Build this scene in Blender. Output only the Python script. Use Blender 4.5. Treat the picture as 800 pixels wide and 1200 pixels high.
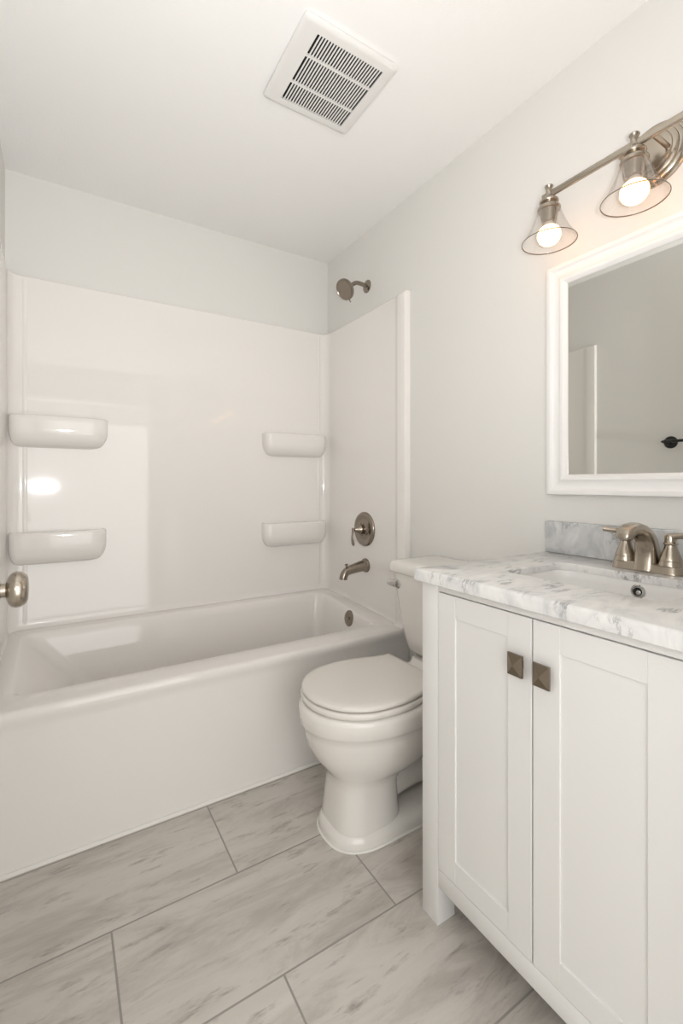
import bpy, bmesh, math, random
from mathutils import Vector, Matrix
PI = math.pi
for o in list(bpy.data.objects):
    bpy.data.objects.remove(o, do_unlink=True)
scene = bpy.context.scene
COL = scene.collection

# ------------------------------------------------------------------ camera
cam_d = bpy.data.cameras.new('camera')
cam = bpy.data.objects.new('camera', cam_d)
COL.objects.link(cam)
cam.location = (0, 0, 1.12)
cam.rotation_euler = (PI/2, 0, -math.atan((400-71)/532))
cam_d.sensor_fit = 'VERTICAL'
cam_d.sensor_height = 36.0
cam_d.sensor_width = 24.0
cam_d.lens = 36.0*532/1200
cam_d.shift_y = -33/1200
cam_d.clip_start = 0.02
scene.camera = cam

# ------------------------------------------------------------------ world, lights, exposure
world = bpy.data.worlds.new('world')
scene.world = world
world.use_nodes = True
world.node_tree.nodes['Background'].inputs[0].default_value = (1.0, 0.99, 0.975, 1)
world.node_tree.nodes['Background'].inputs[1].default_value = 1.0

def area_light(name, loc, target, sx, sy, power, color):
    d = bpy.data.lights.new(name, 'AREA')
    d.shape = 'RECTANGLE'; d.size = sx; d.size_y = sy
    d.energy = power; d.color = color
    o = bpy.data.objects.new(name, d)
    COL.objects.link(o)
    o.location = loc
    o.rotation_euler = (Vector(target)-Vector(loc)).to_track_quat('-Z', 'Y').to_euler()
    return o
# daylight filling the hallway behind the open doorway
area_light('hall_daylight', (0.30, -1.10, 1.05), (0.40, 1.6, 1.45), 1.9, 2.0, 23.0, (1.0, 0.99, 0.975))
# the photographer's flash beside the camera, tilted up so that it bounces off the ceiling
area_light('bounce_flash', (0.05, -0.07, 1.14), (0.12, 0.35, 2.30), 0.10, 0.07, 19.0, (1.0, 0.99, 0.98))

scene.view_settings.view_transform = 'Standard'
scene.view_settings.look = 'None'
scene.view_settings.gamma = 1.0
scene.view_settings.use_curve_mapping = False
scene.view_settings.exposure = 0.2
BULB_STRENGTH = 4.6

# ------------------------------------------------------------------ materials
def srgb(r, g, b):
    f = lambda c: ((c/255)/12.92 if c/255 <= 0.04045 else ((c/255+0.055)/1.055)**2.4)
    return (f(r), f(g), f(b), 1)

def mat(name, color, rough=0.5, metal=0.0, bump=0.0, bump_scale=60, coat=0.0, spec=0.5, var=0.0):
    m = bpy.data.materials.new(name); m.use_nodes = True
    nt = m.node_tree; b = nt.nodes['Principled BSDF']
    b.inputs['Base Color'].default_value = color
    b.inputs['Roughness'].default_value = rough
    b.inputs['Metallic'].default_value = metal
    b.inputs['Coat Weight'].default_value = coat
    b.inputs['Coat Roughness'].default_value = 0.04
    b.inputs['Specular IOR Level'].default_value = spec
    tc = nt.nodes.new('ShaderNodeTexCoord')
    if bump > 0:
        n = nt.nodes.new('ShaderNodeTexNoise'); n.inputs['Scale'].default_value = bump_scale
        n.inputs['Detail'].default_value = 3
        nt.links.new(tc.outputs['Object'], n.inputs['Vector'])
        bp = nt.nodes.new('ShaderNodeBump'); bp.inputs['Strength'].default_value = bump
        bp.inputs['Distance'].default_value = 0.01
        nt.links.new(n.outputs['Fac'], bp.inputs['Height'])
        nt.links.new(bp.outputs['Normal'], b.inputs['Normal'])
    if var > 0:
        n2 = nt.nodes.new('ShaderNodeTexNoise'); n2.inputs['Scale'].default_value = 9
        n2.inputs['Detail'].default_value = 4
        nt.links.new(tc.outputs['Object'], n2.inputs['Vector'])
        mr = nt.nodes.new('ShaderNodeMapRange')
        mr.inputs['To Min'].default_value = max(0.02, rough-var)
        mr.inputs['To Max'].default_value = rough+var
        nt.links.new(n2.outputs['Fac'], mr.inputs['Value'])
        nt.links.new(mr.outputs['Result'], b.inputs['Roughness'])
    return m

M = {}
M['wall'] = mat('wall_paint', (0.775, 0.764, 0.735, 1), 0.55, bump=0.05, bump_scale=220)
M['ceiling'] = mat('ceiling_paint', (0.90, 0.893, 0.88, 1), 0.7, bump=0.06, bump_scale=160)
M['acrylic'] = mat('gloss_acrylic', (0.87, 0.845, 0.812, 1), 0.05, bump=0.02, bump_scale=4)
M['porcelain'] = mat('porcelain', (0.82, 0.79, 0.745, 1), 0.10, coat=0.4)
M['seat_plastic'] = mat('seat_plastic', (0.80, 0.765, 0.715, 1), 0.22)
M['cabinet'] = mat('cabinet_paint', (0.82, 0.81, 0.79, 1), 0.32)
M['trim'] = mat('white_trim_paint', (0.87, 0.86, 0.845, 1), 0.3)
M['fan'] = mat('fan_plastic', (0.775, 0.765, 0.745, 1), 0.4)
M['dark'] = mat('dark_cavity', (0.012, 0.012, 0.012, 1), 0.8)
M['nickel'] = mat('brushed_nickel', (0.44, 0.39, 0.325, 1), 0.25, metal=1, var=0.06)
M['nickel_shaded'] = mat('brushed_nickel_shaded', (0.30, 0.26, 0.215, 1), 0.22, metal=1, var=0.06)  # nickel by the tub, its dim reflections painted in as a darker colour
M['bronze'] = mat('brushed_bronze', (0.26, 0.215, 0.165, 1), 0.33, metal=1, var=0.05)
M['chrome'] = mat('chrome', (0.60, 0.59, 0.575, 1), 0.06, metal=1)
M['black'] = mat('black_metal', (0.008, 0.008, 0.009, 1), 0.3)
M['mirror'] = mat('mirror_glass', (0.80, 0.80, 0.775, 1), 0.0, metal=1)
M['caulk'] = mat('white_caulk', (0.86, 0.84, 0.80, 1), 0.5)
M['basin'] = mat('basin_porcelain', (0.86, 0.85, 0.83, 1), 0.08, coat=0.4)
M['rubber'] = mat('rubber_nozzles', (0.10, 0.085, 0.075, 1), 0.6)
M['hallfloor'] = mat('hall_floor', (0.45, 0.40, 0.34, 1), 0.6)

def glass_mat():
    m = bpy.data.materials.new('clear_shade_glass'); m.use_nodes = True
    nt = m.node_tree; nt.nodes.clear()
    out = nt.nodes.new('ShaderNodeOutputMaterial')
    mix = nt.nodes.new('ShaderNodeMixShader')
    tr = nt.nodes.new('ShaderNodeBsdfTransparent'); tr.inputs[0].default_value = (0.99, 0.985, 0.98, 1)
    gl = nt.nodes.new('ShaderNodeBsdfGlossy'); gl.inputs['Roughness'].default_value = 0.03
    lw = nt.nodes.new('ShaderNodeLayerWeight'); lw.inputs['Blend'].default_value = 0.22
    pw = nt.nodes.new('ShaderNodeMath'); pw.operation = 'POWER'; pw.inputs[1].default_value = 3.0
    ma = nt.nodes.new('ShaderNodeMath'); ma.operation = 'MULTIPLY_ADD'; ma.inputs[1].default_value = 0.5; ma.inputs[2].default_value = 0.02
    lw.inputs['Blend'].default_value = 0.5
    nt.links.new(lw.outputs['Facing'], pw.inputs[0]); nt.links.new(pw.outputs[0], ma.inputs[0])
    nt.links.new(ma.outputs[0], mix.inputs[0])
    nt.links.new(tr.outputs[0], mix.inputs[1]); nt.links.new(gl.outputs[0], mix.inputs[2])
    nt.links.new(mix.outputs[0], out.inputs['Surface'])
    return m
M['glass'] = glass_mat()
M['glass_edge'] = mat('glass_rim_edge', (0.16, 0.13, 0.10, 1), 0.08)

def bulb_mat():
    m = bpy.data.materials.new('lit_bulb'); m.use_nodes = True
    b = m.node_tree.nodes['Principled BSDF']
    b.inputs['Base Color'].default_value = (0.9, 0.88, 0.84, 1)
    b.inputs['Emission Color'].default_value = (1.0, 0.47, 0.18, 1)
    b.inputs['Emission Strength'].default_value = BULB_STRENGTH
    return m
M['bulb'] = bulb_mat()
M['bulb_neck'] = mat('bulb_neck', (0.80, 0.76, 0.72, 1), 0.4)

def marble_mat(nm, lo, mid, hi, vein):
    m = bpy.data.materials.new(nm); m.use_nodes = True
    nt = m.node_tree; b = nt.nodes['Principled BSDF']; L = nt.links.new
    b.inputs['Roughness'].default_value = 0.16
    tc = nt.nodes.new('ShaderNodeTexCoord')
    mp = nt.nodes.new('ShaderNodeMapping'); mp.inputs['Rotation'].default_value = (0.5, 0.35, 0.75)
    mp.inputs['Scale'].default_value = (1.0, 2.6, 1.6)
    L(tc.outputs['Object'], mp.inputs['Vector'])
    n1 = nt.nodes.new('ShaderNodeTexNoise'); n1.inputs['Scale'].default_value = 6; n1.inputs['Detail'].default_value = 7
    n1.inputs['Roughness'].default_value = 0.62; n1.inputs['Distortion'].default_value = 1.3
    L(mp.outputs[0], n1.inputs['Vector'])
    r1 = nt.nodes.new('ShaderNodeValToRGB')
    e = r1.color_ramp.elements
    e[0].position = 0.30; e[0].color = lo
    e[1].position = 0.62; e[1].color = hi
    x = r1.color_ramp.elements.new(0.45); x.color = mid
    L(n1.outputs['Fac'], r1.inputs['Fac'])
    # thin dark veins: the zero set of a second noise, broken up by a third
    n2 = nt.nodes.new('ShaderNodeTexNoise'); n2.inputs['Scale'].default_value = 5; n2.inputs['Detail'].default_value = 6
    n2.inputs['Roughness'].default_value = 0.7; n2.inputs['Distortion'].default_value = 0.15
    mv = nt.nodes.new('ShaderNodeMapping'); mv.inputs['Rotation'].default_value = (0.3, 0.9, 0.62)
    mv.inputs['Scale'].default_value = (1.0, 4.5, 2.4)
    L(tc.outputs['Object'], mv.inputs['Vector'])
    L(mv.outputs[0], n2.inputs['Vector'])
    s = nt.nodes.new('ShaderNodeMath'); s.operation = 'SUBTRACT'; s.inputs[1].default_value = 0.5
    L(n2.outputs['Fac'], s.inputs[0])
    a = nt.nodes.new('ShaderNodeMath'); a.operation = 'ABSOLUTE'; L(s.outputs[0], a.inputs[0])
    mr = nt.nodes.new('ShaderNodeMapRange'); mr.inputs['From Min'].default_value = 0.0
    mr.inputs['From Max'].default_value = 0.035; mr.inputs['To Min'].default_value = 1; mr.inputs['To Max'].default_value = 0
    L(a.outputs[0], mr.inputs['Value'])
    n3 = nt.nodes.new('ShaderNodeTexNoise'); n3.inputs['Scale'].default_value = 14; n3.inputs['Detail'].default_value = 2
    L(tc.outputs['Object'], n3.inputs['Vector'])
    m3 = nt.nodes.new('ShaderNodeMapRange'); m3.inputs['From Min'].default_value = 0.52; m3.inputs['From Max'].default_value = 0.66
    L(n3.outputs['Fac'], m3.inputs['Value'])
    mu = nt.nodes.new('ShaderNodeMath'); mu.operation = 'MULTIPLY'
    L(mr.outputs[0], mu.inputs[0]); L(m3.outputs[0], mu.inputs[1])
    mu2 = nt.nodes.new('ShaderNodeMath'); mu2.operation = 'MULTIPLY'; mu2.inputs[1].default_value = 0.75
    L(mu.outputs[0], mu2.inputs[0])
    mx = nt.nodes.new('ShaderNodeMix'); mx.data_type = 'RGBA'
    L(mu2.outputs[0], mx.inputs[0]); L(r1.outputs[0], mx.inputs[6])
    mx.inputs[7].default_value = vein
    L(mx.outputs[2], b.inputs['Base Color'])
    return m
M['marble'] = marble_mat('white_marble', (0.52, 0.53, 0.535, 1), (0.74, 0.735, 0.725, 1), (0.83, 0.82, 0.80, 1), (0.17, 0.172, 0.175, 1))
M['marble_grey'] = marble_mat('grey_veined_marble', (0.42, 0.435, 0.445, 1), (0.56, 0.57, 0.575, 1), (0.68, 0.685, 0.685, 1), (0.24, 0.25, 0.26, 1))

TILE_L, TILE_W, TILE_X0, TILE_Y0 = 0.65, 0.318, 0.108, 0.9505
def tile_mat():
    m = bpy.data.materials.new('floor_tile'); m.use_nodes = True
    nt = m.node_tree; b = nt.nodes['Principled BSDF']; L = nt.links.new
    tc = nt.nodes.new('ShaderNodeTexCoord')
    mp = nt.nodes.new('ShaderNodeMapping')
    mp.inputs['Location'].default_value = (-TILE_X0+4*TILE_L, -TILE_Y0+7*TILE_W, 0)
    L(tc.outputs['Object'], mp.inputs['Vector'])
    br = nt.nodes.new('ShaderNodeTexBrick')
    br.offset = 0.5; br.offset_frequency = 2
    br.inputs['Color1'].default_value = (0, 0, 0, 1); br.inputs['Color2'].default_value = (1, 1, 1, 1)
    br.inputs['Scale'].default_value = 1.0
    br.inputs['Mortar Size'].default_value = 0.0026
    br.inputs['Mortar Smooth'].default_value = 0.15
    br.inputs['Bias'].default_value = 0
    br.inputs['Brick Width'].default_value = TILE_L; br.inputs['Row Height'].default_value = TILE_W
    L(mp.outputs[0], br.inputs['Vector'])
    # per tile shift of the stone pattern
    sc = nt.nodes.new('ShaderNodeVectorMath'); sc.operation = 'SCALE'; sc.inputs['Scale'].default_value = 37.0
    L(br.outputs['Color'], sc.inputs[0])
    ad = nt.nodes.new('ShaderNodeVectorMath'); ad.operation = 'ADD'
    L(tc.outputs['Object'], ad.inputs[0]); L(sc.outputs[0], ad.inputs[1])
    m2 = nt.nodes.new('ShaderNodeMapping'); m2.inputs['Rotation'].default_value = (0, 0, -0.16)
    m2.inputs['Scale'].default_value = (1.0, 4.2, 1.0)
    L(ad.outputs[0], m2.inputs['Vector'])
    n1 = nt.nodes.new('ShaderNodeTexNoise'); n1.inputs['Scale'].default_value = 2.6; n1.inputs['Detail'].default_value = 10
    n1.inputs['Roughness'].default_value = 0.70; n1.inputs['Distortion'].default_value = 0.7
    L(m2.outputs[0], n1.inputs['Vector'])
    r1 = nt.nodes.new('ShaderNodeValToRGB'); e = r1.color_ramp.elements
    e[0].position = 0.28; e[0].color = (0.41, 0.375, 0.335, 1)
    e[1].position = 0.70; e[1].color = (0.655, 0.62, 0.57, 1)
    k = e.new(0.42); k.color = (0.515, 0.478, 0.432, 1)
    k = e.new(0.52); k.color = (0.60, 0.565, 0.515, 1)
    L(n1.outputs['Fac'], r1.inputs['Fac'])
    m4 = nt.nodes.new('ShaderNodeMapping'); m4.inputs['Rotation'].default_value = (0, 0, -0.22)
    m4.inputs['Scale'].default_value = (1.0, 5.0, 1.0)
    L(ad.outputs[0], m4.inputs['Vector'])
    n2 = nt.nodes.new('ShaderNodeTexNoise'); n2.inputs['Scale'].default_value = 8; n2.inputs['Detail'].default_value = 8
    n2.inputs['Roughness'].default_value = 0.7
    L(m4.outputs[0], n2.inputs['Vector'])
    mr = nt.nodes.new('ShaderNodeMapRange'); mr.inputs['From Min'].default_value = 0.56; mr.inputs['From Max'].default_value = 0.70
    mr.inputs['To Max'].default_value = 0.75
    L(n2.outputs['Fac'], mr.inputs['Value'])
    mx = nt.nodes.new('ShaderNodeMix'); mx.data_type = 'RGBA'
    L(mr.outputs[0], mx.inputs[0]); L(r1.outputs[0], mx.inputs[6]); mx.inputs[7].default_value = (0.25, 0.22, 0.19, 1)
    mo = nt.nodes.new('ShaderNodeMix'); mo.data_type = 'RGBA'
    L(br.outputs['Fac'], mo.inputs[0]); L(mx.outputs[2], mo.inputs[6]); mo.inputs[7].default_value = (0.33, 0.31, 0.28, 1)
    L(mo.outputs[2], b.inputs['Base Color'])
    b.inputs['Roughness'].default_value = 0.40
    iv = nt.nodes.new('ShaderNodeMath'); iv.operation = 'SUBTRACT'; iv.inputs[0].default_value = 1
    L(br.outputs['Fac'], iv.inputs[1])
    bp = nt.nodes.new('ShaderNodeBump'); bp.inputs['Strength'].default_value = 0.5; bp.inputs['Distance'].default_value = 0.002
    L(iv.outputs[0], bp.inputs['Height']); L(bp.outputs[0], b.inputs['Normal'])
    return m
M['tile'] = tile_mat()

# ------------------------------------------------------------------ helpers
def add_box(bm, x0, x1, y0, y1, z0, z1, bev=0.0, seg=2):
    vs = [bm.verts.new((x, y, z)) for x in (x0, x1) for y in (y0, y1) for z in (z0, z1)]
    idx = [(0,1,3,2), (4,6,7,5), (0,4,5,1), (2,3,7,6), (0,2,6,4), (1,5,7,3)]
    fs = [bm.faces.new([vs[i] for i in f]) for f in idx]
    if bev > 0:
        es = list({e for f in fs for e in f.edges})
        bmesh.ops.bevel(bm, geom=es, offset=bev, segments=seg, profile=0.5, affect='EDGES')

def loft(bm, rings, close=True, cap0=True, cap1=True):
    """rings: lists of equally many points; consecutive rings are joined."""
    vr = [[bm.verts.new(p) for p in r] for r in rings]
    n = len(vr[0])
    for a, b in zip(vr[:-1], vr[1:]):
        for i in range(n if close else n-1):
            j = (i+1) % n
            bm.faces.new((a[i], a[j], b[j], b[i]))
    if cap0: bm.faces.new(list(reversed(vr[0])))
    if cap1: bm.faces.new(vr[-1])
    return vr

def frame_of(axis):
    a = Vector(axis).normalized()
    up = Vector((0, 0, 1)) if abs(a.z) < 0.95 else Vector((0, 1, 0))
    u = up.cross(a).normalized(); v = a.cross(u).normalized()
    return a, u, v

def add_lathe(bm, origin, axis, prof, n=40, cap0=True, cap1=True):
    """prof: (distance along the axis, radius)."""
    o = Vector(origin); a, u, v = frame_of(axis)
    rings = [[o+a*t+(u*math.cos(2*PI*i/n)+v*math.sin(2*PI*i/n))*max(r, 1e-5) for i in range(n)] for t, r in prof]
    loft(bm, rings, True, cap0, cap1)

def catmull(pts, k=8, closed=False):
    pts = [Vector(p) for p in pts]; n = len(pts); out = []
    rng = range(n) if closed else range(n-1)
    for i in rng:
        if closed:
            p0, p1, p2, p3 = pts[(i-1) % n], pts[i], pts[(i+1) % n], pts[(i+2) % n]
        else:
            p0 = pts[max(i-1, 0)]; p1 = pts[i]; p2 = pts[i+1]; p3 = pts[min(i+2, n-1)]
        for j in range(k):
            t = j/k
            out.append(0.5*((2*p1)+(p2-p0)*t+(2*p0-5*p1+4*p2-p3)*t*t+(3*p1-p0-3*p2+p3)*t**3))
    if not closed: out.append(pts[-1])
    return out

def add_tube(bm, pts, radii, n=20, flat=(1.0, 1.0), side=None, power=2.0):
    """tube along pts; radii per point (interpolated); flat scales the two cross axes; power>2 squares the section."""
    pts = [Vector(p) for p in pts]
    m = len(pts)
    if isinstance(radii, (int, float)): radii = [radii]*m
    if len(radii) != m:
        rr = []
        for i in range(m):
            t = i/(m-1)*(len(radii)-1); k = min(int(t), len(radii)-2); rr.append(radii[k]+(radii[k+1]-radii[k])*(t-k))
        radii = rr
    rings = []; u = None
    for i, p in enumerate(pts):
        d = (pts[min(i+1, m-1)]-pts[max(i-1, 0)]).normalized()
        if u is None:
            u = Vector(side) if side else frame_of(d)[1]
        u = (u-d*u.dot(d)).normalized(); v = d.cross(u)
        ring = []
        for k in range(n):
            a = 2*PI*k/n; c, s = math.cos(a), math.sin(a)
            c2 = math.copysign(abs(c)**(2/power), c); s2 = math.copysign(abs(s)**(2/power), s)
            ring.append(p+u*c2*radii[i]*flat[0]+v*s2*radii[i]*flat[1])
        rings.append(ring)
    loft(bm, rings)

def rrect(x0, x1, y0, y1, r, z, k=6):
    """rounded rectangle in plan, counter clockwise"""
    r = min(r, (x1-x0)/2-1e-4, (y1-y0)/2-1e-4)
    pts = []
    for cx, cy, a0 in ((x1-r, y1-r, 0), (x0+r, y1-r, PI/2), (x0+r, y0+r, PI), (x1-r, y0+r, 1.5*PI)):
        for i in range(k+1):
            a = a0+PI/2*i/k
            pts.append(Vector((cx+r*math.cos(a), cy+r*math.sin(a), z(cx+r*math.cos(a), cy+r*math.sin(a)) if callable(z) else z)))
    return pts

def obj(name, bm, m, parent=None, smooth=35, origin=None):
    bmesh.ops.recalc_face_normals(bm, faces=bm.faces)
    me = bpy.data.meshes.new(name)
    if origin is not None:
        bmesh.ops.translate(bm, vec=-Vector(origin), verts=bm.verts)
    bm.to_mesh(me); bm.free()
    o = bpy.data.objects.new(name, me); COL.objects.link(o)
    if m is not None: me.materials.append(m)
    if smooth:
        for p in me.polygons: p.use_smooth = True
        me.set_sharp_from_angle(angle=math.radians(smooth))
    if origin is not None: o.location = origin
    if parent is not None:
        o.parent = parent
        base = parent; t = Vector((0, 0, 0))
        while base is not None:
            t = t+base.location; base = base.parent
        if origin is None: o.location = -t
        else: o.location = Vector(origin)-t
    return o

def bb(*boxes, bev=0.0, seg=2):
    bm = bmesh.new()
    for b in boxes: add_box(bm, *b, bev=bev, seg=seg)
    return bm

def thing(name, label, cat, loc, group=None):
    o = bpy.data.objects.new(name, None); COL.objects.link(o)
    o.location = loc; o.empty_display_size = 0.05
    return tag(o, label, cat, group)
def tag(o, label, cat, group=None):
    o['label'] = label; o['category'] = cat
    if group: o['group'] = group
    return o
def struct(name, bm, m, parent=None, smooth=35):
    o = obj(name, bm, m, parent, smooth)
    if parent is None: o['kind'] = 'structure'
    return o

# ------------------------------------------------------------------ the room
XL, XR, YB, ZC = -0.198, 1.361, 2.36, 2.44
YF = 0.10                                 # inner face of the wall with the doorway
DX0, DX1, DZ = -0.105, 0.70, 2.05         # doorway
struct('floor', bb((XL-0.1, XR+0.1, -0.02, YB+0.1, -0.05, 0.0)), M['tile'], smooth=0)
struct('ceiling', bb((XL-0.1, XR+0.1, -0.02, YB+0.1, ZC, ZC+0.1)), M['ceiling'], smooth=0)
struct('wall_left', bb((XL-0.1, XL, -0.02, YB+0.1, 0, ZC)), M['wall'], smooth=0)
struct('wall_right', bb((XR, XR+0.1, -0.02, YB+0.1, 0, ZC)), M['wall'], smooth=0)
struct('wall_back', bb((XL, XR, YB, YB+0.1, 0, ZC)), M['wall'], smooth=0)
struct('wall_front', bb((XL, DX0, -0.02, YF, 0, ZC), (DX1, XR, -0.02, YF, 0, ZC), (DX0, DX1, -0.02, YF, DZ, ZC)), M['wall'], smooth=0)
# hall floor beyond the doorway, so that the light coming in has a ground below it
struct('floor_hall', bb((-1.2, 2.2, -2.2, -0.02, -0.05, -0.002)), M['hallfloor'], smooth=0)
# door casing on the room side
cs = 0.057
struct('trim_1', bb((DX1, DX1+cs, YF, YF+0.014, 0, DZ+cs), (DX0-cs+0.002, DX0, YF, YF+0.014, 0, DZ+cs), (DX0, DX1, YF, YF+0.014, DZ, DZ+cs), bev=0.003), M['trim'])
# caulk line where the tub meets the tiles
bm = bmesh.new()
add_tube(bm, [(XL+0.001, 1.6005, 0.001), (0.6, 1.6005, 0.001), (XR-0.001, 1.6005, 0.001)], 0.0075, n=10)
struct('trim_2', bm, M['caulk'])

# the open door, swung back against the left wall; only its knob reaches into the picture
dx0, dx1, dy0, dy1 = -0.163, -0.128, 0.135, 0.955
bm = bmesh.new()
add_box(bm, dx0, dx1, dy0, dy1, 0.012, 2.03, 0.002)
for (a, b, c, d) in ((0.22, 0.50, 0.22, 0.90), (0.58, 0.86, 0.22, 0.90), (0.22, 0.50, 1.05, 1.88), (0.58, 0.86, 1.05, 1.88)):
    add_box(bm, dx1-0.001, dx1+0.004, a+0.0, b, c, d, 0.003)
door = struct('door_1', bm, M['trim'])
KY, KZ = 0.892, 0.951
bm = bmesh.new()
add_lathe(bm, (dx1, KY, KZ), (1, 0, 0), [(0, 0.032), (0.004, 0.032), (0.007, 0.028), (0.010, 0.018), (0.044, 0.0155), (0.047, 0.0155), (0.048, 0.011), (0.054, 0.011), (0.0545, 0.012),
    (0.055, 0.016), (0.058, 0.0225), (0.062, 0.0268), (0.068, 0.0288), (0.074, 0.0280), (0.0775, 0.0258), (0.0785, 0.0252), (0.0815, 0.0225), (0.0835, 0.0170), (0.0842, 0.008), (0.0843, 0.0)], n=48)
knob = obj('door_knob', bm, M['nickel'], door)
knob['label'] = 'round brushed nickel knob on the open door'

# ------------------------------------------------------------------ bathtub
ZR = 0.465
def rim_z(x, y):
    t = min(1, max(0, (y-1.74)/(2.22-1.74))); t = t*t*(3-2*t)
    return ZR+0.043*t
K = 8
def ring(x0, x1, y0, y1, r, dz=None, z=None):
    return rrect(x0, x1, y0, y1, r, (lambda x, y: rim_z(x, y)+dz) if z is None else z, K)
X0, X1 = XL+0.003, XR-0.003
tub = None
bm = bmesh.new()
rings = [
    ring(X0, X1, 1.604, YB-0.004, 0.004, z=0.003),
    ring(X0, X1, 1.606, YB-0.004, 0.004, z=ZR-0.065),
    ring(X0, X1, 1.6045, YB-0.004, 0.004, z=ZR-0.046),
    ring(X0, X1, 1.600, YB-0.004, 0.004, z=ZR-0.034),
    ring(X0, X1, 1.598, YB-0.004, 0.004, dz=-0.020),
    ring(X0, X1, 1.600, YB-0.004, 0.004, dz=-0.008),
    ring(X0+0.002, X1-0.002, 1.606, YB-0.006, 0.006, dz=-0.002),
    ring(X0+0.004, X1-0.004, 1.616, YB-0.010, 0.010, dz=0.0),
    ring(-0.138, 1.262, 1.712, 2.262, 0.055, dz=0.0),
    ring(-0.131, 1.256, 1.719, 2.256, 0.055, dz=-0.003),
    ring(-0.122, 1.250, 1.727, 2.250, 0.055, dz=-0.012),
    ring(-0.095, 1.243, 1.738, 2.240, 0.055, dz=-0.04),
    ring(0.045, 1.225, 1.752, 2.225, 0.06, z=0.29),
    ring(0.175, 1.212, 1.770, 2.205, 0.07, z=0.155),
    ring(0.220, 1.195, 1.790, 2.185, 0.09, z=0.118),
    ring(0.300, 1.150, 1.830, 2.145, 0.10, z=0.105),
]
loft(bm, rings, True, True, True)
tub = obj('bathtub', bm, M['acrylic'], None, smooth=40, origin=(0.6, 1.98, 0.003))
tag(tub, 'white alcove bathtub with a smooth apron along the tiled floor', 'bathtub')
bm = bmesh.new()
add_lathe(bm, (1.2480, 1.94, 0.437), (-1, 0, 0.16), [(-0.004, 0.040), (0.004, 0.040), (0.008, 0.036), (0.009, 0.022), (0.0065, 0.020), (0.0065, 0.008), (0.010, 0.007), (0.010, 0.0)], n=36)
ov = obj('overflow_plate', bm, M['nickel_shaded'], tub); ov['label'] = 'round brushed nickel overflow plate'
bm = bmesh.new()
add_lathe(bm, (1.08, 1.985, 0.104), (0, 0, 1), [(0, 0.035), (0.004, 0.034), (0.005, 0.02), (0.012, 0.018), (0.014, 0.0)], n=32)
dr = obj('drain', bm, M['nickel_shaded'], tub); dr['label'] = 'brushed nickel drain'

# ------------------------------------------------------------------ tub surround
SZ0, SZ1 = 0.456, 2.003
sur = thing('tub_surround', 'glossy white three-sided shower surround with moulded shelves above the bathtub', 'shower surround', (0.6, YB-0.01, 0.52))
def surround_panel(name, plan, wallplan, z0f):
    """vertical panel: front line 'plan' and the wall line 'wallplan', rounded top edge"""
    bm = bmesh.new()
    n = len(plan)
    rows = []
    def row(z, back):
        return [Vector((p[0]+(w[0]-p[0])*back, p[1]+(w[1]-p[1])*back, (z if z is not None else z0f(p[0], p[1])))) for p, w in zip(plan, wallplan)]
    def low(dz, back):
        r = row(None, back)
        for v in r: v.z += dz
        return r
    rows = [low(0, -0.75), low(0.005, -0.42), low(0.012, -0.2), low(0.022, -0.06), low(0.034, 0.0), row(1.2, 0.0), row(SZ1-0.014, 0.0), row(SZ1-0.006, 0.08), row(SZ1-0.001, 0.30), row(SZ1, 0.55), row(SZ1, 1.0)]
    loft(bm, rows, False, False, False)
    return obj(name, bm, M['acrylic'], sur, smooth=30)
zlow = lambda x, y: rim_z(x, y)-0.004
r_ = 0.045
SXL, SXR, SYB = XL+0.012, XR-0.022, YB-0.026
def arc(cx, cy, a0, a1, r, n=8):
    return [(cx+r*math.cos(a0+(a1-a0)*i/n), cy+r*math.sin(a0+(a1-a0)*i/n)) for i in range(n+1)]
def side_plan(xi, xw, s):
    # from the front edge back to the start of the corner; s points into the room
    f = xi+s*0.012
    pts = [(xw, 1.602), (f-s*0.006, 1.602), (f-s*0.0015, 1.6045), (f, 1.610), (f, 1.650), (f-s*0.002, 1.662), (xi+s*0.002, 1.676), (xi, 1.69), (xi, 1.9), (xi, SYB-r_)]
    return pts, [(xw, p[1]) for p in pts]
p, w = side_plan(SXR, XR-0.0005, -1)
rp = surround_panel('side_panel', p, w, zlow)
p, w = side_plan(SXL, XL+0.0005, 1)
lp = surround_panel('side_panel', p, w, zlow)
ca = arc(SXL+r_, SYB-r_, PI, PI/2, r_); cb = arc(SXR-r_, SYB-r_, PI/2, 0, r_)
plan = ca+[(0.2, SYB), (0.6, SYB), (1.0, SYB)]+cb
wp = []
for (x, y) in plan:
    if x < SXL+r_: wp.append((x-(x-XL-0.0005)*max(0, (1-(y-(SYB-r_))/r_)), y+(YB-0.0005-y)*min(1, (y-(SYB-r_))/r_*1.0)))
    elif x > SXR-r_: wp.append((x+(XR-0.0005-x)*max(0, (1-(y-(SYB-r_))/r_)), y+(YB-0.0005-y)*min(1, (y-(SYB-r_))/r_)))
    else: wp.append((x, YB-0.0005))
bp = surround_panel('back_panel', plan, wp, zlow)
# thin moulded beads beside the corners, as wide strips pressed in the panel
for bx in (SXL+0.058, SXR-0.052):
    bm = bmesh.new()
    add_tube(bm, [(bx, SYB+0.002, 0.512), (bx, SYB+0.002, 1.3), (bx, SYB+0.002, SZ1-0.02)], 0.006, n=12, flat=(1.6, 0.7), side=(1, 0, 0))
    obj('corner_bead', bm, M['acrylic'], sur)

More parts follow.
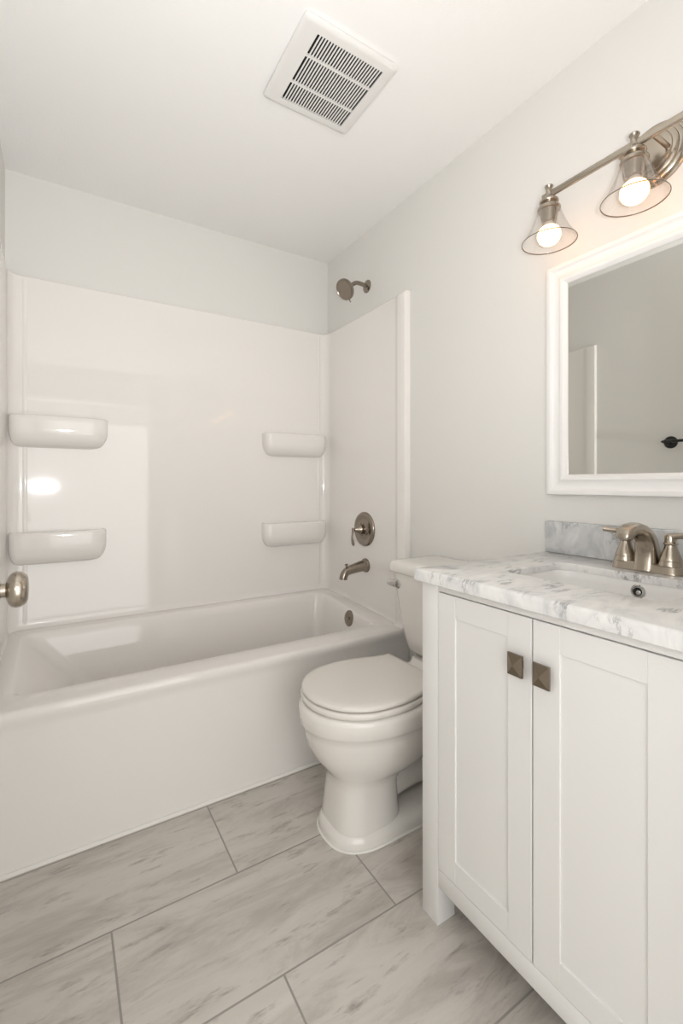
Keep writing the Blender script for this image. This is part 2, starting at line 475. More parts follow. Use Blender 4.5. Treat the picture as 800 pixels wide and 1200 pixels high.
def shelf(x0, x1, ztop, h, left):
    """moulded bowl-fronted ledge growing out of the back panel; the end in the corner is square, the free one rounded"""
    bm = bmesh.new()
    rows = []
    N = 26
    # (height fraction, depth, inset of ends)
    prof = [(-0.05, -0.001, 0.062), (-0.025, 0.004, 0.055)]
    for k in range(1, 10):
        th = PI/2*k/9
        prof.append((0.58*(1-math.cos(th)), 0.008+0.060*math.sin(th)**0.9, 0.046*(1-math.sin(th))))
    prof += [(0.80, 0.0695, 0.0), (0.93, 0.0695, 0.0), (0.98, 0.067, 0.0015), (1.0, 0.061, 0.006), (0.99, 0.053, 0.014), (0.975, 0.045, 0.022), (0.97, 0.02, 0.03)]
    for t, d, ins in prof:
        xa, xb = x0+ins*(0.6 if left else 1), x1-ins*(1 if left else 0.6)
        rowp = []
        for i in range(N+1):
            a = PI*i/N
            c, s = math.cos(a), math.sin(a)
            e = 0.40
            px = (xa+xb)/2-(xb-xa)/2*math.copysign(abs(c)**e, c)
            py = SYB+0.002-(d+0.002)*(abs(s)**e)
            rowp.append(Vector((px, py, ztop-h+h*t)))
        rows.append(rowp)
    loft(bm, rows, False, False, True)
    return obj('shelf', bm, M['acrylic'], sur, smooth=50)
shelf(-0.184, 0.182, 1.408, 0.128, True)['label'] = 'upper left moulded shelf'
shelf(-0.184, 0.176, 0.917, 0.136, True)['label'] = 'lower left moulded shelf'
shelf(0.935, 1.312, 1.398, 0.122, False)['label'] = 'upper right moulded shelf'
shelf(0.930, 1.314, 0.906, 0.130, False)['label'] = 'lower right moulded shelf'

# ------------------------------------------------------------------ shower fittings
sh = thing('wall_shower', 'round brushed nickel shower head on a bent arm high on the right wall', 'shower head', (XR, 1.945, 2.15))
bm = bmesh.new()
add_lathe(bm, (XR, 1.945, 2.150), (-1, 0, 0), [(0, 0.033), (0.003, 0.033), (0.007, 0.029), (0.010, 0.018), (0.012, 0.013), (0.014, 0.0)], n=36)
obj('wall_flange', bm, M['nickel_shaded'], sh)
bm = bmesh.new()
pa = catmull([(XR-0.004, 1.945, 2.150), (1.325, 1.944, 2.154), (1.290, 1.942, 2.152), (1.262, 1.939, 2.134), (1.240, 1.936, 2.112)], 6)
add_tube(bm, pa, 0.0105, n=18)
obj('shower_arm', bm, M['nickel_shaded'], sh)
hd = Vector((-0.80, -0.12, -0.55)).normalized(); ho = Vector((1.250, 1.937, 2.121))
bm = bmesh.new()
add_lathe(bm, ho, hd, [(-0.004, 0.0), (-0.003, 0.012), (0.004, 0.0165), (0.012, 0.0165), (0.018, 0.020), (0.026, 0.040), (0.031, 0.0485), (0.036, 0.0520), (0.044, 0.0530), (0.049, 0.0515), (0.051, 0.047), (0.049, 0.045), (0.049, 0.0)], n=48)
hb = obj('head', bm, M['nickel_shaded'], sh)
a_, u_, v_ = frame_of(hd)
bm = bmesh.new()
fo = ho+hd*0.0485
for rr, cnt in ((0.007, 6), (0.016, 12), (0.025, 18), (0.034, 24), (0.041, 30)):
    for i in range(cnt):
        q = 2*PI*i/cnt+rr*70
        add_lathe(bm, fo+(u_*math.cos(q)+v_*math.sin(q))*rr, hd, [(0, 0.0017), (0.0022, 0.0012), (0.0024, 0.0)], n=6, cap0=False)
nz = obj('nozzles', bm, M['rubber'], hb); nz['kind'] = 'stuff'
bm = bmesh.new()
lo = ho+hd*0.042; dn = (Vector((0, 0, -1))-hd*(-hd.z)).normalized()
add_tube(bm, [lo+dn*0.05, lo+dn*0.060, lo+dn*0.066], [0.003, 0.0026, 0.0036], n=10)
obj('spray_lever', bm, M['nickel_shaded'], sh)

va = thing('shower_valve', 'round brushed nickel valve plate with a lever handle above the tub spout', 'faucet valve', (SXR, 1.935, 0.886))
bm = bmesh.new()
add_lathe(bm, (SXR, 1.935, 0.886), (-1, 0, 0), [(0, 0.089), (0.004, 0.089), (0.010, 0.085), (0.014, 0.078), (0.0145, 0.072), (0.010, 0.062), (0.0075, 0.056), (0.0085, 0.040), (0.013, 0.033), (0.016, 0.030), (0.016, 0.0)], n=56)
obj('escutcheon', bm, M['nickel_shaded'], va)
bm = bmesh.new()
add_lathe(bm, (SXR-0.014, 1.935, 0.886), (-1, 0, 0), [(0, 0.024), (0.010, 0.024), (0.011, 0.0265), (0.020, 0.0265), (0.024, 0.0235), (0.038, 0.017), (0.049, 0.0105), (0.052, 0.0085), (0.055, 0.0095), (0.060, 0.0095), (0.063, 0.006), (0.064, 0.0)], n=36)
hub = obj('handle', bm, M['nickel_shaded'], va)
bm = bmesh.new()
add_tube(bm, catmull([(1.2685, 1.935, 0.896), (1.266, 1.935, 0.880), (1.263, 1.935, 0.850), (1.265, 1.935, 0.822), (1.268, 1.935, 0.806)], 6), [0.0085, 0.0075, 0.0065, 0.0085, 0.0088, 0.006], n=16, flat=(1.25, 0.75), side=(0, 1, 0))
obj('lever', bm, M['nickel_shaded'], hub)

sp = thing('tub_spout', 'brushed nickel tub spout with a small diverter knob below the valve', 'tub spout', (SXR, 1.925, 0.70))
bm = bmesh.new()
add_lathe(bm, (SXR, 1.925, 0.700), (-1, 0, 0), [(0, 0.036), (0.006, 0.036), (0.010, 0.034), (0.012, 0.030), (0.016, 0.030), (0.018, 0.028)], n=36)
obj('flange', bm, M['nickel_shaded'], sp)
bm = bmesh.new()
add_tube(bm, catmull([(SXR-0.012, 1.925, 0.700), (1.300, 1.925, 0.697), (1.262, 1.925, 0.690), (1.232, 1.925, 0.683), (1.213, 1.925, 0.673), (1.203, 1.925, 0.655), (1.201, 1.925, 0.642)], 6), [0.0295, 0.0268, 0.0238, 0.0215, 0.0205, 0.0200, 0.0205], n=24)
obj('spout', bm, M['nickel_shaded'], sp)
bm = bmesh.new()
add_lathe(bm, (1.219, 1.925, 0.692), (0, 0, 1), [(0, 0.0045), (0.012, 0.004), (0.016, 0.0045), (0.020, 0.008), (0.024, 0.0085), (0.026, 0.006), (0.0265, 0.0)], n=20)
obj('diverter_knob', bm, M['nickel_shaded'], sp)

# ------------------------------------------------------------------ toilet (tank on the right wall, bowl facing the left wall)
TY = 1.25
toilet = thing('toilet', 'white two-piece toilet with its lid closed between bathtub and vanity', 'toilet', (0.95, TY, 0))
def egg(xf, xb, hw, z, sq=2.0, n=48, mid=0.52, bsq=None):
    """egg plan: front at xf (smaller x), back at xb; widest at fraction mid from the front"""
    xm = xf+(xb-xf)*mid
    pts = []
    for i in range(n):
        a = 2*PI*i/n; c, s = math.cos(a), math.sin(a)
        e = 2/(sq if c < 0 else (bsq or sq))
        L = (xm-xf) if c < 0 else (xb-xm)
        pts.append(Vector((xm+math.copysign(abs(c)**e, c)*L, TY+math.copysign(abs(s)**e, s)*hw, z)))
    return pts
ZT = 0.425       # top of the bowl's rim
bm = bmesh.new()
rings = [
    egg(0.711, 1.235, 0.121, 0.000, 2.6, mid=0.30, bsq=5),
    egg(0.711, 1.235, 0.121, 0.020, 2.6, mid=0.30, bsq=5),
    egg(0.713, 1.234, 0.119, 0.028, 2.6, mid=0.30, bsq=5),
    egg(0.720, 1.230, 0.112, 0.037, 2.7, mid=0.30, bsq=5),
    egg(0.727, 1.226, 0.104, 0.044, 2.8, mid=0.30, bsq=5),
    egg(0.740, 1.220, 0.090, 0.048, 2.8, mid=0.30, bsq=5),
]
loft(bm, rings)
pb = obj('foot', bm, M['porcelain'], toilet)
# front pedestal column growing into the bowl
bm = bmesh.new()
rings = [
    egg(0.726, 0.965, 0.107, 0.040, 2.9, mid=0.5, bsq=3.2),
    egg(0.731, 0.960, 0.104, 0.080, 2.9, mid=0.5, bsq=3.2),
    egg(0.737, 0.957, 0.100, 0.130, 2.9, mid=0.5, bsq=3.2),
    egg(0.740, 0.960, 0.099, 0.160, 2.8, mid=0.5, bsq=3.0),
    egg(0.738, 0.985, 0.103, 0.184, 2.6, mid=0.5, bsq=2.8),
    egg(0.727, 1.040, 0.120, 0.203, 2.4, mid=0.5, bsq=2.6),
    egg(0.704, 1.090, 0.142, 0.230, 2.2, mid=0.52, bsq=2.6),
    egg(0.680, 1.115, 0.159, 0.262, 2.08, mid=0.52, bsq=2.6),
    egg(0.662, 1.128, 0.170, 0.300, 2.0, mid=0.52, bsq=2.6),
    egg(0.653, 1.132, 0.176, 0.335, 2.0, mid=0.52, bsq=2.6),
    egg(0.649, 1.134, 0.178, 0.355, 2.0, mid=0.52, bsq=2.6),
    egg(0.643, 1.135, 0.183, 0.361, 2.0, mid=0.52, bsq=2.6),
    egg(0.639, 1.136, 0.187, 0.370, 2.0, mid=0.52, bsq=2.6),
    egg(0.634, 1.137, 0.190, 0.405, 2.0, mid=0.52, bsq=2.6),
    egg(0.637, 1.136, 0.188, 0.418, 2.0, mid=0.52, bsq=2.6),
    egg(0.647, 1.129, 0.180, ZT, 2.0, mid=0.52, bsq=2.6),
]
loft(bm, rings)
obj('bowl', bm, M['porcelain'], toilet, smooth=50)
# trapway behind the column and the deck the tank stands on
bm = bmesh.new()
add_tube(bm, catmull([(0.90, TY, 0.235), (1.00, TY, 0.255), (1.09, TY, 0.30), (1.16, TY, 0.265), (1.175, TY, 0.17), (1.165, TY, 0.05)], 6), [0.066, 0.064, 0.062, 0.060, 0.060, 0.070], n=24, side=(0, 1, 0))
add_tube(bm, catmull([(0.93, TY, 0.10), (1.03, TY, 0.12), (1.11, TY, 0.11), (1.18, TY, 0.06)], 6), [0.060, 0.062, 0.060, 0.058], n=20, side=(0, 1, 0))
obj('trapway', bm, M['porcelain'], toilet, smooth=60)
bm = bmesh.new()
loft(bm, [rrect(1.06, 1.30, TY-0.085, TY+0.085, 0.05, 0.30), rrect(1.06, 1.33, TY-0.10, TY+0.10, 0.05, 0.36), rrect(1.06, 1.345, TY-0.105, TY+0.105, 0.05, 0.405), rrect(1.066, 1.34, TY-0.103, TY+0.103, 0.045, 0.428), rrect(1.125, 1.34, TY-0.100, TY+0.100, 0.04, 0.440), rrect(1.140, 1.34, TY-0.098, TY+0.098, 0.03, 0.458)])
obj('tank_deck', bm, M['porcelain'], toilet, smooth=50)
bm = bmesh.new()
cb = egg(0.709, 1.237, 0.123, 0.001, 2.6, mid=0.30, bsq=5)
add_tube(bm, cb+[cb[0]], 0.0042, n=8)
struct('trim_3', bm, M['caulk'])
# seat and lid
half = [(0.647, 0.0), (0.652, 0.045), (0.674, 0.097), (0.712, 0.141), (0.770, 0.174), (0.842, 0.186), (0.910, 0.184), (0.972, 0.170), (1.022, 0.154), (1.060, 0.147)]
def outline(grow, z, back=1.085, bw=0.150):
    h = [Vector((p[0], p[1], 0)) for p in half]
    c = catmull(h, 5)
    pts = [(p.x, p.y) for p in c]+[(back, bw)]
    full = pts+[(x, -y) for x, y in reversed(pts)][:-1]
    cx, cy = 0.88, 0
    out = []
    for x, y in full:
        d = math.hypot(x-cx, y-cy)
        k = 1+grow/d
        out.append(Vector((cx+(x-cx)*k, TY+(y-cy)*k, z)))
    return out
bm = bmesh.new()
loft(bm, [outline(-0.03, 0.4285), outline(-0.006, 0.4285), outline(-0.003, 0.430), outline(-0.001, 0.435), outline(-0.001, 0.443), outline(-0.003, 0.4470), outline(-0.008, 0.4483), outline(-0.03, 0.4485)])
obj('seat', bm, M['seat_plastic'], toilet, smooth=50)
bm = bmesh.new()
loft(bm, [outline(-0.03, 0.4525), outline(-0.008, 0.4525), outline(-0.0055, 0.4535), outline(-0.0045, 0.455), outline(-0.004, 0.4605), outline(-0.006, 0.4645), outline(-0.012, 0.4672), outline(-0.030, 0.4690), outline(-0.10, 0.4705)])
obj('lid', bm, M['seat_plastic'], toilet, smooth=50)
for s in (-1, 1):
    bm = bmesh.new()
    add_tube(bm, [(1.088, TY+s*0.075-0.024, 0.4475), (1.088, TY+s*0.075, 0.4475), (1.088, TY+s*0.075+0.024, 0.4475)], 0.0080, n=16)
    obj('hinge', bm, M['seat_plastic'], toilet)
# tank
tank_rows = []
def tsec(xf, hw, r, z): return rrect(xf, XR-0.012, TY-hw, TY+hw, r, z, 6)
bm = bmesh.new()
loft(bm, [tsec(1.190, 0.098, 0.03, 0.4585), tsec(1.165, 0.118, 0.035, 0.462), tsec(1.143, 0.140, 0.045, 0.487), tsec(1.136, 0.152, 0.05, 0.53), tsec(1.130, 0.168, 0.05, 0.60), tsec(1.125, 0.184, 0.05, 0.68), tsec(1.121, 0.198, 0.05, 0.75), tsec(1.121, 0.200, 0.05, 0.772)])
tank = obj('tank', bm, M['porcelain'], toilet, smooth=40)
bm = bmesh.new()
def lsec(g, z): return rrect(1.112-g, XR-0.008, TY-0.212-g, TY+0.212+g, 0.040+max(g, -0.02), z, 6)
loft(bm, [lsec(-0.006, 0.7715), lsec(0, 0.774), lsec(0.002, 0.780), lsec(0.002, 0.795), lsec(-0.002, 0.806), lsec(-0.008, 0.8125), lsec(-0.016, 0.8155), lsec(-0.05, 0.8165)])
obj('tank_lid', bm, M['porcelain'], toilet, smooth=50)
bm = bmesh.new()
add_lathe(bm, (1.127, 1.398, 0.731), (-1, 0, 0), [(0, 0.0205), (0.004, 0.0205), (0.008, 0.0175), (0.011, 0.012), (0.017, 0.010), (0.019, 0.0)], n=28)
fl = obj('flush_lever', bm, M['chrome'], tank); fl['label'] = 'chrome flush lever'
bm = bmesh.new()
add_tube(bm, catmull([(1.113, 1.392, 0.731), (1.109, 1.402, 0.731), (1.106, 1.418, 0.732), (1.104, 1.434, 0.733)], 6), [0.0110, 0.0115, 0.0110, 0.0075], n=16, flat=(0.8, 1.2), side=(1, 0, 0))
obj('lever_arm', bm, M['chrome'], fl)

# ------------------------------------------------------------------ vanity
VX, VY0, VY1 = 0.811, 0.250, 0.906          # front plane, near end, far end
VZ = 0.868
van = thing('vanity_cabinet', 'white two-door shaker vanity cabinet on square legs against the right wall', 'bathroom vanity', (1.08, 0.578, 0))
PW = 0.057
for (ya, yb) in ((VY1-PW, VY1), (VY0, VY0+PW)):
    for (xa, xb) in ((VX, VX+0.060), (XR-0.072, XR-0.012)):
        obj('leg', bb((xa, xb, ya, yb, 0.0, VZ), bev=0.0015), M['cabinet'], van)
for y0 in (VY1-0.034, VY0+0.016):
    obj('side_panel', bb((VX+0.060, XR-0.072, y0, y0+0.018, 0.105, VZ), bev=0.001), M['cabinet'], van)
obj('bottom_rail', bb((VX+0.001, VX+0.022, VY0+PW, VY1-PW, 0.100, 0.147), bev=0.0012), M['cabinet'], van)
obj('top_rail', bb((VX+0.001, VX+0.022, VY0+PW, VY1-PW, 0.849, VZ), bev=0.0008), M['cabinet'], van)
obj('bottom_panel', bb((VX+0.022, XR-0.072, VY0+0.034, VY1-0.034, 0.118, 0.136)), M['cabinet'], van)
obj('back_panel', bb((XR-0.018, XR-0.012, VY0+PW, VY1-PW, 0.12, VZ)), M['cabinet'], van)
def door_leaf(y0, y1, z0, z1):
    bm = bmesh.new()
    st, xb = 0.0575, VX+0.0205
    add_box(bm, VX, xb, y0, y0+st, z0, z1, 0.0007, 1)
    add_box(bm, VX, xb, y1-st, y1, z0, z1, 0.0007, 1)
    add_box(bm, VX+0.0004, xb, y0+st, y1-st, z0, z0+st-0.004, 0.0005, 1)
    add_box(bm, VX+0.0004, xb, y0+st, y1-st, z1-st+0.004, z1, 0.0005, 1)
    add_box(bm, VX+0.0040, xb-0.004, y0+st-0.004, y1-st+0.004, z0+st-0.008, z1-st+0.008)
    return bm
d1 = obj('door', door_leaf(0.5800, VY1-PW-0.0018, 0.1495, 0.8465), M['cabinet'], van, smooth=0)
d2 = obj('door', door_leaf(VY0+PW+0.0018, 0.5765, 0.1495, 0.8465), M['cabinet'], van, smooth=0)
d1['label'] = 'far cabinet door, beside the toilet'; d2['label'] = 'near cabinet door'
def knob_at(y, z, parent):
    bm = bmesh.new()
    hw, hh = 0.0175, 0.0225
    add_box(bm, VX-0.014, VX, y-0.008, y+0.008, z-0.008, z+0.008, 0.001)
    def sq(k, x): return [Vector((x, y-hw*k, z-hh*k)), Vector((x, y+hw*k, z-hh*k)), Vector((x, y+hw*k, z+hh*k)), Vector((x, y-hw*k, z+hh*k))]
    loft(bm, [sq(0.92, VX-0.0135), sq(1, VX-0.0145), sq(1, VX-0.0195), sq(0.04, VX-0.0265)])
    k = obj('knob', bm, M['bronze'], parent, smooth=0); k['label'] = 'square pyramid bronze knob'
    return k
knob_at(0.606, 0.748, d1); knob_at(0.546, 0.746, d2)

# countertop with the sink opening
CX0, CX1, CY0, CY1, CZ0, CZ1 = 0.785, XR-0.001, 0.240, 0.912, 0.8695, 0.900
SX0, SX1, SY0, SY1 = 0.950, 1.195, 0.402, 0.760
bm = bmesh.new()
def co(g, z): return rrect(CX0+g, CX1-g, CY0+g, CY1-g, 0.004, z, 6)
def ci(g, z): return rrect(SX0-g, SX1+g, SY0-g, SY1+g, 0.030+g, z, 6)
loft(bm, [ci(0.022, CZ0), co(0.001, CZ0), co(0, CZ0+0.001), co(0, CZ1-0.0085), co(0.0012, CZ1-0.0045), co(0.004, CZ1-0.0013), co(0.008, CZ1), ci(0.0015, CZ1), ci(0.0003, CZ1-0.0012), ci(0, CZ1-0.0025), ci(0, CZ1-0.019), ci(0.022, CZ1-0.019), ci(0.022, CZ0)], True, False, False)
bmesh.ops.remove_doubles(bm, verts=bm.verts, dist=1e-5)
ct = obj('countertop', bm, M['marble'], None, smooth=40, origin=(1.07, 0.576, CZ0))
tag(ct, 'white marble countertop with grey veining on the vanity cabinet', 'countertop')
bs = obj('backsplash', bb((XR-0.021, XR-0.001, CY0, CY1-0.004, CZ1+0.0005, 1.000), bev=0.0015), M['marble_grey'], None, origin=(1.35, 0.576, CZ1))
tag(bs, 'low grey-veined marble backsplash strip under the framed mirror', 'backsplash')

# undermount basin
bm = bmesh.new()
def si(g, z, r=0.045): return rrect(SX0-0.006+g, SX1+0.006-g, SY0-0.006+g, SY1+0.006-g, r, z, 6)
loft(bm, [si(-0.013, 0.845), si(-0.013, CZ1-0.0195), si(0.004, CZ1-0.0195), si(0.0055, CZ1-0.022), si(0.007, 0.860), si(0.010, 0.80), si(0.022, 0.765), si(0.05, 0.752), si(0.09, 0.748)], True, False, True)
sink = obj('sink', bm, M['basin'], None, smooth=45, origin=(1.07, 0.58, 0.748))
tag(sink, 'white rectangular undermount sink basin set in the marble countertop', 'sink')
bm = bmesh.new()
add_lathe(bm, (SX1+0.0005, 0.5600, 0.8580), (-1, 0, 0.05), [(-0.004, 0.0170), (0.002, 0.0170), (0.004, 0.0150), (0.004, 0.0125), (0.002, 0.0110), (0.001, 0.0110), (0.001, 0.0)], n=32)
o_ = obj('overflow_ring', bm, M['chrome'], sink); o_['label'] = 'chrome overflow ring'
bm = bmesh.new()
add_lathe(bm, (SX1-0.0025, 0.5600, 0.8580), (-1, 0, 0.05), [(0, 0.0100), (0.0006, 0.0100), (0.0008, 0.0)], n=24)
obj('overflow_hole', bm, M['dark'], o_)
bm = bmesh.new()
add_lathe(bm, (SX1-0.0030, 0.5575, 0.8560), (-1, 0, 0.05), [(0, 0.0058), (0.002, 0.0055), (0.003, 0.0035), (0.003, 0.0)], n=24)
obj('overflow_button', bm, M['chrome'], o_)
bm = bmesh.new()
add_lathe(bm, (1.075, 0.58, 0.7475), (0, 0, 1), [(0, 0.032), (0.003, 0.031), (0.004, 0.02), (0.008, 0.018), (0.009, 0.0)], n=32)
obj('drain', bm, M['nickel'], sink)

# ------------------------------------------------------------------ faucet
FX, FY, FZ = 1.264, 0.571, CZ1+0.0005
fa = thing('faucet', 'brushed nickel two-handle faucet with an arched spout behind the sink', 'faucet', (FX, FY, FZ))
bm = bmesh.new()
def fb(g, z): return rrect(FX-0.027+g, FX+0.027-g, FY-0.083+g, FY+0.083-g, 0.026-g*0.5, z, 8)
loft(bm, [fb(0, FZ), fb(0, FZ+0.004), fb(0.0015, FZ+0.006), fb(0.003, FZ+0.018), fb(0.006, FZ+0.022), fb(0.015, FZ+0.0235)])
obj('base_plate', bm, M['nickel'], fa, smooth=45)
bm = bmesh.new()
# arched spout: a broad column whose back sweeps up and over to a round outlet
def ssec(c, d, th, hw, k=20):
    """section of half thickness th along direction d (xz) and half width hw along y"""
    out = []
    for i in range(k):
        a = 2*PI*i/k; cc, s = math.cos(a), math.sin(a)
        e = 2/3.2
        p = Vector(c)+Vector((d[0], 0, d[1]))*math.copysign(abs(cc)**e, cc)*th
        p.y += math.copysign(abs(s)**e, s)*hw
        out.append(p)
    return out
def sspan(ax, az, bx, bz, hw):
    c = ((ax+bx)/2, FY, (az+bz)/2); L = math.hypot(bx-ax, bz-az)
    return ssec(c, ((bx-ax)/L, (bz-az)/L), L/2, hw)
S = [ # front point, back point of the section, half width
 ((-0.032, 0.004), (0.030, 0.004), 0.0280), ((-0.027, 0.022), (0.029, 0.026), 0.0265), ((-0.024, 0.045), (0.024, 0.056), 0.0250),
 ((-0.026, 0.062), (0.012, 0.084), 0.0238), ((-0.034, 0.075), (-0.008, 0.105), 0.0228), ((-0.046, 0.083), (-0.034, 0.118), 0.0220),
 ((-0.060, 0.0915), (-0.062, 0.1245), 0.0210), ((-0.075, 0.0935), (-0.088, 0.1225), 0.0202), ((-0.086, 0.0930), (-0.107, 0.1155), 0.0195),
 ((-0.093, 0.0905), (-0.119, 0.1055), 0.0186), ((-0.096, 0.0870), (-0.1245, 0.0950), 0.0176), ((-0.098, 0.0850), (-0.124, 0.0895), 0.0155)]
loft(bm, [sspan(FX+a[0], FZ+a[1], FX+b[0], FZ+b[1], hw) for a, b, hw in S])
spt = obj('spout', bm, M['nickel'], fa, smooth=50)
for s in (1, -1):
    hy = FY+s*0.052
    bm = bmesh.new()
    add_lathe(bm, (FX, hy, FZ+0.020), (0, 0, 1), [(0, 0.0262), (0.006, 0.0258), (0.010, 0.0235), (0.012, 0.0240), (0.018, 0.0228), (0.030, 0.0185), (0.042, 0.0142), (0.050, 0.0128), (0.052, 0.0152), (0.055, 0.0155), (0.057, 0.0135), (0.062, 0.0125), (0.070, 0.0130), (0.075, 0.011), (0.077, 0.0)], n=36)
    h = obj('handle', bm, M['nickel'], fa, smooth=45)
    bm = bmesh.new()
    add_tube(bm, catmull([(FX, hy-s*0.008, FZ+0.089), (FX-0.001, hy+s*0.008, FZ+0.0925), (FX-0.004, hy+s*0.030, FZ+0.0955), (FX-0.010, hy+s*0.052, FZ+0.098)], 6), [0.0105, 0.0100, 0.0085, 0.0080, 0.0082], n=16, flat=(1.05, 0.85))
    obj('lever', bm, M['nickel'], h)

# ------------------------------------------------------------------ framed mirror
MY0, MY1, MZ0, MZ1 = 0.270, 0.900, 1.086, 1.812
mi = thing('wall_mirror', 'rectangular mirror in a moulded white frame above the vanity', 'mirror', (XR, 0.585, MZ0))
prof = [(0.0, 0.0), (0.0, 0.024), (0.002, 0.027), (0.008, 0.0285), (0.014, 0.0275), (0.017, 0.024), (0.022, 0.0195), (0.030, 0.0175), (0.038, 0.019), (0.043, 0.0225), (0.047, 0.0245), (0.054, 0.0240), (0.058, 0.0205), (0.0615, 0.0145), (0.063, 0.012), (0.063, 0.006)]
bm = bmesh.new()
loft(bm, [[Vector((XR-0.0005-d, a, c)) for a, c in ((MY0+w_, MZ0+w_), (MY1-w_, MZ0+w_), (MY1-w_, MZ1-w_), (MY0+w_, MZ1-w_))] for w_, d in prof], True, False, False)
obj('frame', bm, M['trim'], mi, smooth=28)
obj('glass', bb((XR-0.010, XR-0.004, MY0+0.058, MY1-0.058, MZ0+0.058, MZ1-0.058)), M['mirror'], mi, smooth=0)

# ------------------------------------------------------------------ vanity light bar
LX, LZ, LYC = 1.250, 1.990, 0.595
vl = thing('vanity_light', 'brushed nickel three-bulb vanity light with clear glass shades above the mirror', 'wall light', (XR, LYC, LZ))
bm = bmesh.new()
add_lathe(bm, (XR, LYC, 2.000), (-1, 0, 0), [(0, 0.082), (0.006, 0.082), (0.009, 0.079), (0.010, 0.074), (0.014, 0.073), (0.017, 0.069), (0.018, 0.064), (0.022, 0.063), (0.025, 0.058), (0.026, 0.052), (0.029, 0.050), (0.031, 0.044), (0.032, 0.0)], n=64)
obj('back_plate', bm, M['nickel'], vl, smooth=30)
bm = bmesh.new()
add_box(bm, LX-0.0045, LX+0.0045, LYC-0.262, LYC+0.262, LZ-0.0095, LZ+0.0095, 0.003)
obj('bar', bm, M['nickel'], vl)
for s in (-1, 1):
    bm = bmesh.new()
    add_tube(bm, [(LX+0.003, LYC+s*0.042, LZ), (1.30, LYC+s*0.042, LZ), (XR-0.029, LYC+s*0.042, LZ)], 0.0062, n=14)
    obj('arm', bm, M['nickel'], vl)
for i in range(3):
    by = LYC+(1-i)*0.239
    bm = bmesh.new()
    ztop = 2.017
    add_lathe(bm, (LX, by, ztop), (0, 0, -1), [(0, 0.0), (0.0005, 0.0115), (0.003, 0.0125), (0.006, 0.0110), (0.009, 0.0092), (0.026, 0.0092), (0.031, 0.0110), (0.038, 0.0165), (0.044, 0.0205), (0.0455, 0.0265), (0.0495, 0.0275), (0.0525, 0.0262), (0.0535, 0.0235), (0.056, 0.0235), (0.061, 0.0270), (0.066, 0.0318), (0.071, 0.0332), (0.075, 0.0320), (0.076, 0.0265), (0.079, 0.0258), (0.105, 0.0215), (0.112, 0.0205), (0.112, 0.0165), (0.110, 0.0)], n=40)
    sk = obj('socket', bm, M['nickel'], vl, smooth=35)
    bm = bmesh.new()
    zt = ztop-0.074
    pr = [(0.0, 0.0310), (0.006, 0.0335), (0.020, 0.0385), (0.036, 0.0448), (0.052, 0.0520), (0.068, 0.0602), (0.082, 0.0690), (0.093, 0.0770)]
    th = 0.0018
    full = pr+[(0.0940, 0.0776), (0.0952, 0.0774), (0.0955, 0.0764), (0.0948, 0.0755)]+[(t, r-th) for t, r in reversed(pr)]
    add_lathe(bm, (LX, by, zt), (0, 0, -1), full, n=56, cap0=False, cap1=False)
    shd = obj('shade', bm, M['glass'], sk, smooth=60); shd['label'] = 'clear glass bell shade'
    shd.data.materials.append(M['glass_edge'])
    zl = min(v.co.z for v in shd.data.vertices)
    for p in shd.data.polygons:
        if max(shd.data.vertices[q].co.z for q in p.vertices) < zl+0.0026: p.material_index = 1
    bm = bmesh.new()
    zb = ztop-0.108
    add_lathe(bm, (LX, by, zb), (0, 0, -1), [(0, 0.0), (0.001, 0.0135), (0.012, 0.0150), (0.017, 0.0215), (0.023, 0.0275), (0.031, 0.0318), (0.040, 0.0332), (0.049, 0.0320), (0.058, 0.0275), (0.065, 0.0205), (0.0695, 0.0115), (0.071, 0.0)], n=36)
    bo = obj('bulb', bm, M['bulb'], sk, smooth=80); bo['label'] = 'glowing round bulb'
    bo.data.materials.append(M['bulb_neck'])
    zm = max(v.co.z for v in bo.data.vertices)
    for p in bo.data.polygons:
        if min(bo.data.vertices[q].co.z for q in p.vertices) > zm-0.0175: p.material_index = 1

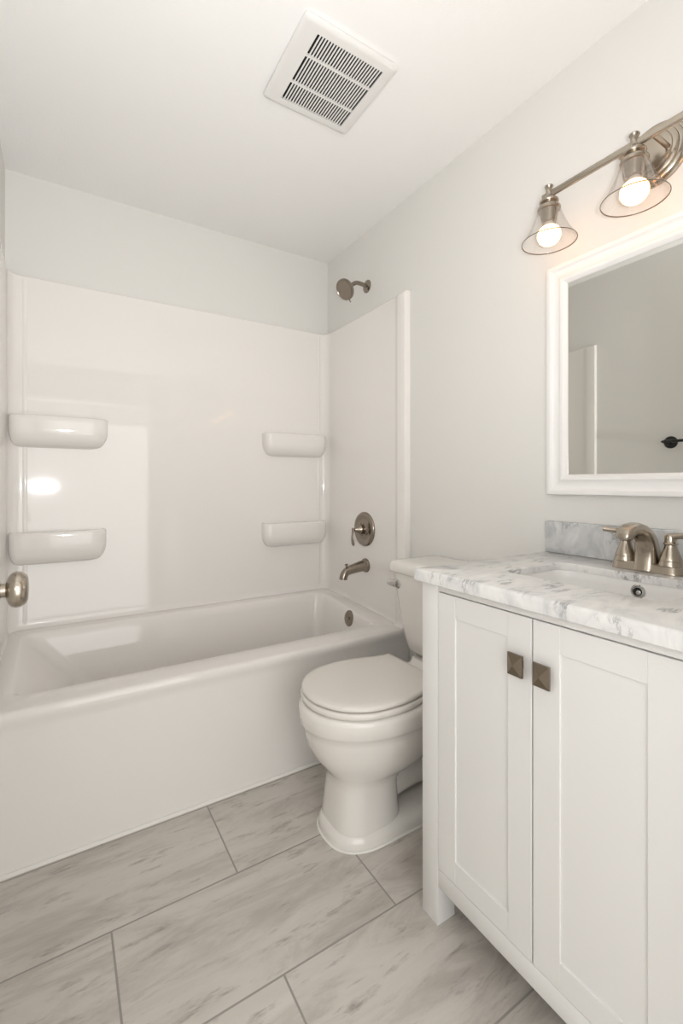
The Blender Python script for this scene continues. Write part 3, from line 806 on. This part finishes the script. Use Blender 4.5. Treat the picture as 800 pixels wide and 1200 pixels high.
# ------------------------------------------------------------------ ceiling exhaust fan
EX0, EX1, EY0, EY1 = 0.576, 0.906, 1.118, 1.440
fan = thing('exhaust_fan', 'square white exhaust fan grille on the ceiling', 'ceiling vent', ((EX0+EX1)/2, (EY0+EY1)/2, ZC))
GX0, GX1, GY0, GY1 = 0.632, 0.866, 1.152, 1.407
FZB = ZC-0.020
bm = bmesh.new()
def er(g, z): return rrect(EX0+g, EX1-g, EY0+g, EY1-g, 0.014, z, 5)
def gr(g, z): return rrect(GX0-g, GX1+g, GY0-g, GY1+g, 0.001, z, 5)
loft(bm, [er(0.004, ZC-0.0005), er(0.0, ZC-0.010), er(0.001, ZC-0.015), er(0.006, FZB+0.001), er(0.014, FZB), gr(0, FZB), gr(0, FZB+0.0018), gr(0.006, FZB+0.0018)], True, False, False)
obj('cover', bm, M['fan'], fan, smooth=40)
obj('cavity', bb((GX0-0.004, GX1+0.004, GY0-0.004, GY1+0.004, ZC-0.0095, ZC-0.002)), M['dark'], fan, smooth=0)
NS = 24; pit = (GX1-GX0)/NS
bm = bmesh.new()
for i in range(1, NS):
    x = GX0+pit*i
    add_box(bm, x-pit*0.23, x+pit*0.23, GY0, GY1, FZB, FZB+0.0018)
for k in (1, 2):
    y = GY0+(GY1-GY0)*(0.295 if k == 1 else 0.705)
    add_box(bm, GX0, GX1, y-0.0032, y+0.0032, FZB-0.0002, FZB+0.006)
obj('slats', bm, M['fan'], fan, smooth=0)

# ------------------------------------------------------------------ black towel bar on the left wall (seen in the mirror)
tb = thing('towel_bar', 'black metal towel bar on the left wall, reflected in the mirror', 'towel bar', (XL, 1.19, 1.355))
for y in (1.19, 1.005):
    bm = bmesh.new()
    add_lathe(bm, (XL, y, 1.352), (1, 0, 0), [(0, 0.034), (0.005, 0.034), (0.010, 0.030), (0.014, 0.016), (0.030, 0.010), (0.052, 0.010), (0.060, 0.0125), (0.068, 0.0115), (0.072, 0.0)], n=32)
    obj('post', bm, M['black'], tb)
bm = bmesh.new()
add_tube(bm, [(XL+0.060, 0.985, 1.354), (XL+0.060, 1.1, 1.354), (XL+0.060, 1.205, 1.354), (XL+0.060, 1.214, 1.354)], [0.008, 0.008, 0.008, 0.008, 0.003], n=16)
obj('bar', bm, M['black'], tb)
